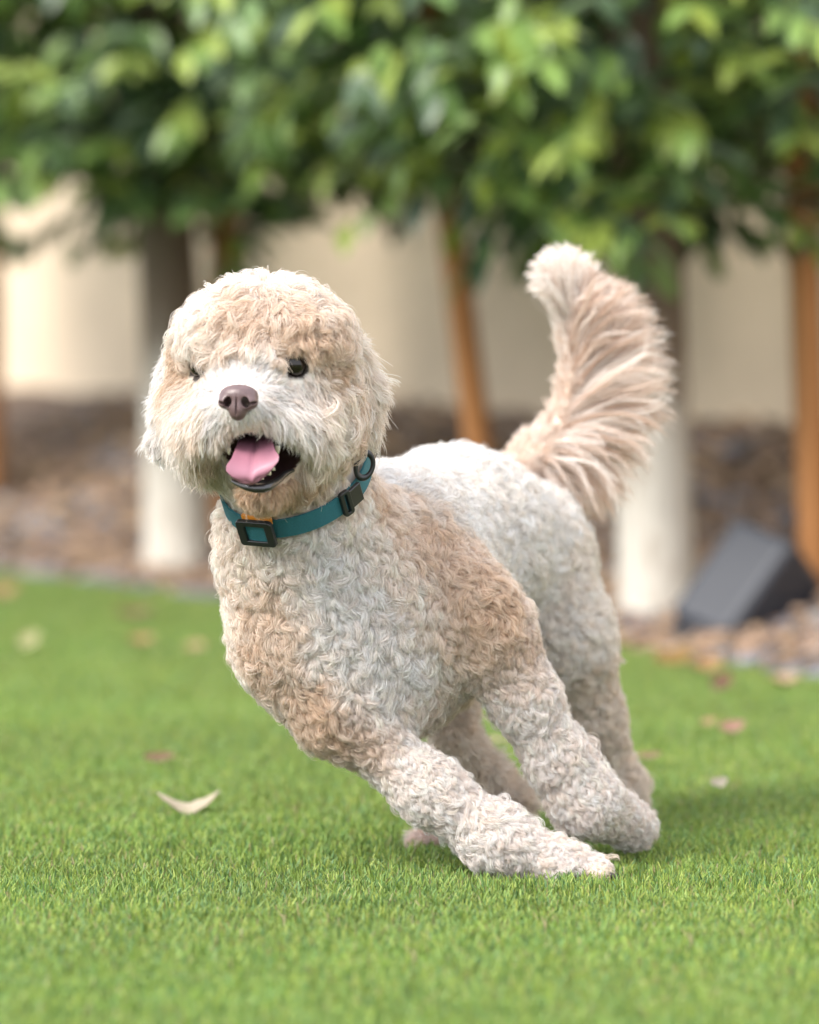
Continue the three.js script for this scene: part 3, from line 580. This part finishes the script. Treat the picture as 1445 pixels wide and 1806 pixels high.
{
  const A = V(), B = V(), C = V(), p = V(), n = V(), c = [0, 0, 0], m4 = new THREE.Matrix4(), X = V(), Y = V(), Z = V();
  const nv = (k, o) => o.set(body.pos[k * 3], body.pos[k * 3 + 1], body.pos[k * 3 + 2]), nn = (k) => V(body.nor[k * 3], body.nor[k * 3 + 1], body.nor[k * 3 + 2]);
  let acc = 0;
  for (let f = 0; f < body.idx.length; f += 3) {
    const [i, j, k] = [body.idx[f], body.idx[f + 1], body.idx[f + 2]]; nv(i, A); nv(j, B); nv(k, C);
    const area = B.clone().sub(A).cross(C.clone().sub(A)).length() / 2, mid = A.clone().add(B).add(C).multiplyScalar(1 / 3), prim = nearest(mid.x, mid.y, mid.z), [kind0, len, dens, swirl] = furOf[prim.region];
    const nm = nn(i), back = nm.z < -0.35 ? 0.3 : 1; acc += area * dens * back;
    while (acc >= 1) {
      acc -= 1; const kind = kind0 === 'mix' ? (rnd() < 0.55 ? 'curl' : 'fuzz') : kind0; let a = rnd(), b = rnd(); if (a + b > 1) { a = 1 - a; b = 1 - b; }
      p.copy(A).multiplyScalar(1 - a - b).addScaledVector(B, a).addScaledVector(C, b);
      n.copy(nn(i)).multiplyScalar(1 - a - b).addScaledVector(nn(j), a).addScaledVector(nn(k), b).normalize();
      if (mouthDist(p.x, p.y, p.z) < 0.0045 && p.z > 0.05) continue;
      if (p.distanceTo(noseP) < 0.0185) continue;
      let skip = false; for (const e of eyes) if (p.distanceTo(e.c) < e.r + e.gap) skip = true; if (skip) continue;
      if (p.y < 0.006 || p.distanceTo(loopAt) < 0.024) continue;
      let L = len * (kind === 'curl' ? 0.5 + 1.25 * rnd() * rnd() + 0.2 * rnd() : rr(0.7, 1.25));
      const rd = p.distanceTo(ring.c) < 0.13 ? ringDist(p) : 1; if (rd < 0.0095) continue; if (rd < 0.016) L *= 0.75;
      if (p.y > mouth.a.y && p.z > 0.13 && Math.abs(p.x - mouth.a.x) < 0.05) L *= 0.40 + 0.60 * sstep(0.004, 0.026, mouthDist(p.x, p.y, p.z) + 0.15 * Math.abs(p.x - mouth.a.x));
      if (kind === 'wave') { const dn = p.distanceTo(noseP); L *= 0.3 + 0.7 * sstep(0.016, 0.05, dn); for (const e of eyes) L *= 0.35 + 0.65 * sstep(0.014, 0.034, p.distanceTo(e.c)); if (p.y > noseP.y && prim.region === 'muzzle') L *= 0.6; }
      const cb = comb(p, n, prim), ang = swirl * 1.5 * noise(p.x * 55, p.y * 55, p.z * 55) + swirl * gauss() * 0.55; cb.applyAxisAngle(n, ang);
      for (const e of eyes) { const de = p.distanceTo(e.c); if (de < e.r + 0.013) { const k = e.part * (p.y > e.c.y + 0.004 ? 0.4 : 1) * (1 - sstep(e.r + 0.003, e.r + 0.013, de)), away = p.clone().sub(e.c); away.addScaledVector(n, -away.dot(n)).normalize(); cb.multiplyScalar(1 - k).addScaledVector(away, 1.2 * k).normalize(); L *= 1 - 0.35 * k; } }
      Y.copy(n).add(V(gauss(), gauss(), gauss()).multiplyScalar(prim.region === 'skull' ? 0.24 : 0.17)).normalize(); Z.copy(cb).addScaledVector(Y, -cb.dot(Y)).normalize(); X.copy(Y).cross(Z);
      const back2 = back < 1 ? 1.4 : 1, s = L * back2, base = p.clone().addScaledVector(n, -0.0012);
      m4.makeBasis(X.multiplyScalar(s * (rnd() < 0.5 ? -1 : 1)), Y.clone().multiplyScalar(s), Z.clone().multiplyScalar(s)).setPosition(base);
      coatColor(p.x, p.y, p.z, prim, c); const f1 = 1 + 0.10 * gauss(), f2 = 1 + 0.04 * gauss();
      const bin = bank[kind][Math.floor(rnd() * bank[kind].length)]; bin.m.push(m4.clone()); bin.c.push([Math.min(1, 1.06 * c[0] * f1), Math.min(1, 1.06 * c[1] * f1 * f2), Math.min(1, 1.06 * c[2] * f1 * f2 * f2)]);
    }
  }
  let total = 0;
  for (const k in bank) for (const b of bank[k]) {
    const im = new THREE.InstancedMesh(b.geo, furMat, b.m.length), col = new THREE.Color(); total += b.m.length;
    b.m.forEach((m, i) => { im.setMatrixAt(i, m); im.setColorAt(i, col.setRGB(...b.c[i])); });
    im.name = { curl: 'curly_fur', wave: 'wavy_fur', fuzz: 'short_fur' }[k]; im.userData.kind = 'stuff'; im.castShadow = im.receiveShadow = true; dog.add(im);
  }
  console.log('fur locks', total, 'body triangles', body.idx.length / 3);
}

{ // tail plume: long strands from the core to the fringe
  const core = new THREE.CatmullRomCurve3(tailCore.map(([x, y, z]) => P(x, y, z)));
  const fr = [[985, 880], [1015, 918], [1060, 928], [1098, 905], [1128, 850], [1165, 795], [1188, 720], [1192, 640], [1168, 572], [1135, 520], [1095, 500], [1066, 492], [1050, 458], [1012, 436], [970, 440], [938, 472], [932, 520]];
  const fringe = new THREE.CatmullRomCurve3(fr.map(([x, y]) => P(x, y, -0.44)), false, 'centripetal');
  const sOf = [0.06, 0.1, 0.14, 0.18, 0.22, 0.28, 0.36, 0.44, 0.54, 0.64, 0.72, 0.8, 0.86, 0.9, 0.94, 0.95, 0.9];
  const byTone = [[], [], [], []], tones = [[0.93, 0.88, 0.83], [0.80, 0.66, 0.56], [0.87, 0.77, 0.70], [0.68, 0.51, 0.40]];
  for (let i = 0; i < 1100; i++) {
    const t = rnd(), f = t * (sOf.length - 1), f0 = Math.min(sOf.length - 2, Math.floor(f)), s = clamp(sOf[f0] + (sOf[f0 + 1] - sOf[f0]) * (f - f0) + gauss() * 0.04, 0.01, 0.99);
    const root = core.getPoint(s), tan = core.getTangent(s), reach = rnd() < 0.5 ? rr(0.88, 1.1) : rr(0.4, 0.95), tip = root.clone().lerp(fringe.getPoint(t), reach);
    const dz = gauss() * 0.035; tip.z += dz * 1.2; root.z += dz * 0.25; root.x += gauss() * 0.004;
    const L = root.distanceTo(tip), ctl = root.clone().lerp(tip, 0.42).addScaledVector(tan, L * 0.40).add(V(0, 0, dz * 0.6));
    const curve = new THREE.QuadraticBezierCurve3(root, ctl, tip), side = tip.clone().sub(root).normalize().cross(V(0, 0, 1)).normalize(), ph = rr(0, 6.28), wl = rr(5, 9), amp = L * rr(0.025, 0.06);
    const tone = tones[0] && (t > 0.72 ? (rnd() < 0.75 ? 0 : 2) : [0, 1, 2, 3, 1, 2][Math.floor(rnd() * 6)]), n = 15, seg = 12, wid = rr(0.002, 0.005), hk = rr(-0.6, 1.2);
    for (let k = 0; k < n; k++) {
      const fly = k > 12 ? 3.2 : 1, u = gauss() * wid * fly, w = gauss() * wid * fly, cut = rr(0.85, 1), pts = [];
      for (let j = 0; j <= seg; j++) {
        const q = j / seg, p = curve.getPoint(q * cut), tp = 1 - 0.75 * q * q, hook = q > 0.75 ? (q - 0.75) ** 2 * L * 2.2 * hk : 0;
        p.addScaledVector(side, Math.sin(ph + q * wl) * amp * q + u * tp * (0.4 + 1.2 * q) - hook); p.z += w * tp * (0.4 + 1.2 * q); pts.push(p);
      }
      byTone[rnd() < 0.75 ? tone : Math.floor(rnd() * 4)].push({ pts, r: rr(0.00016, 0.00028) });
    }
  }
  // loose fluff on the inner side of the tail
  for (let i = 0; i < 260; i++) {
    const s = rr(0.05, 0.85), root = core.getPoint(s), tan = core.getTangent(s), L = rr(0.015, 0.034), side = V(-tan.y, tan.x, 0).normalize();
    const d = tan.clone().multiplyScalar(0.9).addScaledVector(side, rr(0.2, 0.9)).add(V(0, 0, gauss() * 0.7)).normalize(), ph = rr(0, 6.28);
    for (let k = 0; k < 9; k++) { const pts = [], ox = gauss() * 0.002, oz = gauss() * 0.002; for (let j = 0; j <= 7; j++) { const q = j / 7; pts.push(root.clone().addScaledVector(d, q * L).addScaledVector(tan, q * q * L * 0.35).add(V(ox + Math.sin(ph + q * 5) * 0.0015 * q, 0, oz))); } byTone[rnd() < 0.7 ? 0 : 2].push({ pts, r: 0.00026 }); }
  }
  byTone.forEach((l, i) => { const m = mesh('tail_plume', strandsGeometry(l), new THREE.MeshPhysicalMaterial({ color: rgb(...tones[i]), roughness: 0.75, transmission: 0.42, thickness: 0, side: THREE.DoubleSide }), dog); m.userData.kind = 'stuff'; });
}

// ---------------------------------------------------------------- nose, eyes, tongue, teeth, claws
{
  const u = M(1, 0.226), C = noseP, rx = 0.1;
  const el = (x, y, z, cx, cy, cz, ax, ay, az) => primDist({ t: 1, a: { x: cx * u, y: cy * u, z: cz * u }, r: { x: ax * u, y: ay * u, z: az * u } }, x, y, z);
  const f = (x, y, z) => {
    let d = el(x, y, z, 0, 9, -6, 35, 20, 22);
    d = smin(d, el(x, y, z, -21, -3, -2, 15, 13, 17), 6 * u); d = smin(d, el(x, y, z, 21, -3, -2, 15, 13, 17), 6 * u);
    d = smin(d, el(x, y, z, 0, -12, -2, 18, 24, 17), 8 * u);
    for (const s of [-1, 1]) {
      const dx = x - s * 16 * u, dy = y + 4 * u, cs = Math.cos(s * 0.35), sn = Math.sin(s * 0.35), ex = dx * cs + dy * sn, ey = -dx * sn + dy * cs;
      d = -smin(-d, el(ex, ey, z, 0, 0, 4, 7.5, 9.5, 24), 2.5 * u);
      d = -smin(-d, el(ex, ey, z, s * 11, -6, 14, 12, 2.2, 14), 2 * u);
    }
    d = -smin(-d, el(x, y, z, 0, -16, 17, 1.3, 22, 8), 2.5 * u);
    return d + 0.00012 * noise(x * 1400, y * 1400, z * 1400);
  };
  const s = surfaceNets(f, V(-0.024, -0.024, -0.02), V(0.024, 0.024, 0.016), 0.0006), col = [];
  for (let v = 0; v < s.pos.length; v += 3) { const n = 1 + 0.25 * noise(s.pos[v] * 250, s.pos[v + 1] * 250, s.pos[v + 2] * 250); col.push(0.115 * n, 0.068 * n, 0.068 * n); }
  const m = mesh('nose', geoOf(s.pos, s.idx, col, null, s.nor), new THREE.MeshPhysicalMaterial({ vertexColors: true, roughness: 0.42, clearcoat: 0.25, clearcoatRoughness: 0.3 }), dog);
  m.position.copy(C); m.rotation.set(-0.12, -0.18, -0.03);
  const eyeMat = new THREE.MeshPhysicalMaterial({ color: rgb(0.012, 0.008, 0.006), roughness: 0.05, ior: 1.45 });
  for (const e of eyes) { const o = mesh('eye', new THREE.SphereGeometry(e.r, 32, 24), eyeMat, dog); o.position.copy(e.c); }
  // tongue
  const rows = [[452, 762, 0.125, 24, 0], [452, 768, 0.150, 29, 2], [450, 780, 0.172, 33, 4], [448, 796, 0.190, 36, 6], [447, 812, 0.202, 41, 8], [446, 826, 0.208, 49, 11], [445, 837, 0.2105, 49, 12], [444, 845, 0.209, 38, 9], [444, 849, 0.206, 16, 3]];
  const pos = [], idx = [], NC = 14;
  rows.forEach(([px, py, z, hw, lift]) => {
    for (let side = 0; side < 2; side++) for (let i = 0; i <= NC; i++) {
      const s = i / NC * 2 - 1, x = px + s * hw * 0.94, y = py - s * hw * 0.17 - lift * s * s * 1.3 + 6 * Math.exp(-s * s * 60) * (side ? 0 : 1), th = 8 * Math.sqrt(Math.max(0, 1 - s * s)) + 1.2;
      const p = P(x, y + (side ? th * 0.75 : 0), z - (side ? M(th, z) * 0.55 : 0) + 0.003 * s * s); pos.push(p.x, p.y, p.z);
    }
  });
  const W = (NC + 1) * 2;
  for (let r = 0; r < rows.length - 1; r++) {
    for (let i = 0; i < NC; i++) { const a = r * W + i, b = a + W; idx.push(a, b, a + 1, a + 1, b, b + 1); const c = a + NC + 1, d = b + NC + 1; idx.push(c, c + 1, d, c + 1, d + 1, d); }
    const a = r * W, b = a + W; idx.push(a, a + NC + 1, b, b, a + NC + 1, b + NC + 1); const c = a + NC, d = b + NC; idx.push(c, d, c + NC + 1, d, d + NC + 1, c + NC + 1);
  }
  { const a = (rows.length - 1) * W; for (let i = 0; i < NC; i++) idx.push(a + i, a + i + NC + 1, a + i + 1, a + i + 1, a + i + NC + 1, a + i + NC + 2); }
  mesh('tongue', geoOf(pos, idx), new THREE.MeshPhysicalMaterial({ color: rgb(0.345, 0.145, 0.195), roughness: 0.55, clearcoat: 0.15, clearcoatRoughness: 0.3, side: THREE.DoubleSide }), dog);
  // teeth
  const toothMat = new THREE.MeshPhysicalMaterial({ color: rgb(0.62, 0.55, 0.40), roughness: 0.3, clearcoat: 0.4 });
  for (const [px, py, z, r, h, flip] of [[490, 786, 0.186, 5, 17, 1], [404, 790, 0.184, 4, 13, 1], [474, 838, 0.190, 5, 16, 0], [462, 846, 0.196, 4, 8, 0], [452, 849, 0.197, 4, 8, 0], [482, 830, 0.180, 4, 9, 0]]) {
    const g = new THREE.LatheGeometry([[0.0001, 0], [r, 0], [r * 0.9, h * 0.4], [r * 0.5, h * 0.8], [0.0001, h]].map(([a, b]) => new THREE.Vector2(M(a, z), M(b, z))), 12);
    const o = mesh('tooth', g, toothMat, dog); o.position.copy(P(px, py, z)); o.rotation.z = flip ? Math.PI : 0;
  }
  // lower lip rim
  const lip = []; for (let i = 0; i <= 14; i++) { const a = i / 14, x = 410 + a * 108, y = 848 + 14 * Math.sin(Math.PI * Math.min(1, a * 1.15)) ** 0.8 - 42 * Math.max(0, a - 0.55); lip.push(P(x, y, 0.186 + 0.014 * Math.sin(Math.PI * Math.min(1, a * 1.25)) - 0.05 * Math.max(0, a - 0.6))); }
  mesh('lower_lip', tube(lip, lip.map((_, i) => 0.0016 + 0.0024 * Math.sin(Math.PI * i / 14)), 12), new THREE.MeshPhysicalMaterial({ color: rgb(0.018, 0.015, 0.016), roughness: 0.3, clearcoat: 0.6, clearcoatRoughness: 0.15 }), dog);
  // claws on the paw that touches the ground
  const clawMat = new THREE.MeshPhysicalMaterial({ color: rgb(0.03, 0.025, 0.022), roughness: 0.4 });
  for (const [px, py, z, a] of [[1079, 1545, 0.054, 0.2], [1087, 1546, 0.041, 0], [1086, 1543, 0.028, -0.1], [1077, 1540, 0.016, -0.2]]) {
    const p0 = P(px, py, z), pts = new THREE.QuadraticBezierCurve3(p0.clone().add(V(-0.006, 0.001, 0)), p0.clone().add(V(0.002, 0.002, 0)), p0.clone().add(V(0.006, -0.006, a * 0.01))).getPoints(7);
    mesh('claw', tube(pts, [0.003, 0.003, 0.0028, 0.0025, 0.0021, 0.0016, 0.001, 0.0003], 8), clawMat, dog);
  }
}

// ---------------------------------------------------------------- collar
{
  const col = group('dog_collar'); tag(col, 'teal webbing dog collar with black slider buckle and leash loop', 'collar');
  const N = 128, d = new Uint8Array(N * N * 4), b = new Uint8Array(N * N * 4);
  for (let j = 0; j < N; j++) for (let i = 0; i < N; i++) { const k = (j * N + i) * 4, w = 0.5 + 0.5 * Math.sin(i * Math.PI / 4) * Math.sin(j * Math.PI / 4 + (i >> 2 & 1) * Math.PI), f = 1 + 0.08 * noise(i / 9, j / 9, 1); d[k] = 36 * f; d[k + 1] = 98 * f; d[k + 2] = 108 * f; d[k + 3] = 255; b[k] = b[k + 1] = b[k + 2] = 255 * w; b[k + 3] = 255; }
  const mk = (a, s) => { const t = new THREE.DataTexture(a, N, N); t.wrapS = t.wrapT = THREE.RepeatWrapping; t.magFilter = THREE.LinearFilter; if (s) t.colorSpace = THREE.SRGBColorSpace; t.needsUpdate = true; return t; };
  const web = new THREE.MeshPhysicalMaterial({ map: mk(d, true), bumpMap: mk(b), bumpScale: 0.0003, roughness: 0.8, sheen: 0.3, sheenRoughness: 0.6 });
  function strap(from, to, halfWidth, inner, outer, seg = 90, shift = 0) {
    const pos = [], uv = [], idx = [];
    for (let i = 0; i <= seg; i++) {
      const a = from + (to - from) * i / seg, p = ring.at(a), out = p.clone().sub(ring.c).normalize();
      for (const [r, w, v] of [[inner, -1, 0], [outer, -1, 0.02], [outer, 1, 0.98], [inner, 1, 1]]) { const q = p.clone().addScaledVector(out, r).addScaledVector(ring.n, w * halfWidth + shift); pos.push(q.x, q.y, q.z); uv.push(a * 0.07 / 0.02, v); }
    }
    for (let i = 0; i < seg; i++) for (let k = 0; k < 4; k++) { const a = i * 4 + k, c = i * 4 + (k + 1) % 4; idx.push(a, c, a + 4, c, c + 4, a + 4); }
    const closed = Math.abs(to - from) > 6.28; if (!closed) { idx.push(0, 1, 2, 0, 2, 3); const o = seg * 4; idx.push(o, o + 2, o + 1, o, o + 3, o + 2); }
    return toCreasedNormals(geoOf(pos, idx, null, uv), 0.7);
  }
  mesh('strap', strap(0, Math.PI * 2, 0.0095, 0.0, 0.0022), web, col);
  const aB = 2.22;
  mesh('strap_end', strap(aB - 0.20, aB + 0.16, 0.009, 0.0072, 0.0094, 16), web, col);
  mesh('lining', strap(aB - 0.22, aB + 0.22, 0.0035, 0.0012, 0.0045, 16, 0.0105), new THREE.MeshStandardMaterial({ color: rgb(0.75, 0.26, 0.02), roughness: 0.7 }), col);
  const black = new THREE.MeshPhysicalMaterial({ color: rgb(0.016, 0.016, 0.018), roughness: 0.42, clearcoat: 0.2 });
  const frame = (w, h, bar, depth) => { const s = new THREE.Shape(), r = 0.003; const rrect = (S, x, y, W, H, R) => { S.moveTo(x + R, y); S.lineTo(x + W - R, y); S.quadraticCurveTo(x + W, y, x + W, y + R); S.lineTo(x + W, y + H - R); S.quadraticCurveTo(x + W, y + H, x + W - R, y + H); S.lineTo(x + R, y + H); S.quadraticCurveTo(x, y + H, x, y + H - R); S.lineTo(x, y + R); S.quadraticCurveTo(x, y, x + R, y); }; rrect(s, -w / 2, -h / 2, w, h, r); const hole = new THREE.Path(); rrect(hole, -w / 2 + bar, -h / 2 + bar * 0.6, w - 2 * bar, h - 1.2 * bar, 0.0015); s.holes.push(hole); return new THREE.ExtrudeGeometry(s, { depth, bevelEnabled: true, bevelSize: 0.0008, bevelThickness: 0.0008, bevelSegments: 3, curveSegments: 6 }).translate(0, 0, -depth / 2); };
  const place = (o, a, r, w = 0) => { const p = ring.at(a), out = p.clone().sub(ring.c).normalize(), n = ring.n, t = n.clone().cross(out).normalize(), nn = out.clone().cross(t).normalize(); o.position.copy(p).addScaledVector(out, r).addScaledVector(n, w); o.quaternion.setFromRotationMatrix(new THREE.Matrix4().makeBasis(t, nn, out)); };
  const bk = mesh('slider_buckle', frame(0.0345, 0.0255, 0.0062, 0.0035), black, col); place(bk, aB, 0.0085, 0.0);
  const keeper = mesh('keeper', frame(0.010, 0.024, 0.0026, 0.003), black, col); place(keeper, 1.0, 0.004);
  const kp = mesh('buckle_plate', new RoundedBoxGeometry(0.017, 0.019, 0.004, 3, 0.0012), black, col); place(kp, 0.84, 0.004);
  const loop = new THREE.TorusGeometry(0.0095, 0.0026, 12, 40); loop.scale(0.85, 1.2, 1);
  const lp = mesh('leash_loop', loop, black, col); lp.position.copy(P(643, 821, 0.094)); lp.rotation.set(0.1, 0.35, -0.25);
}
renderer.render(scene, camera);
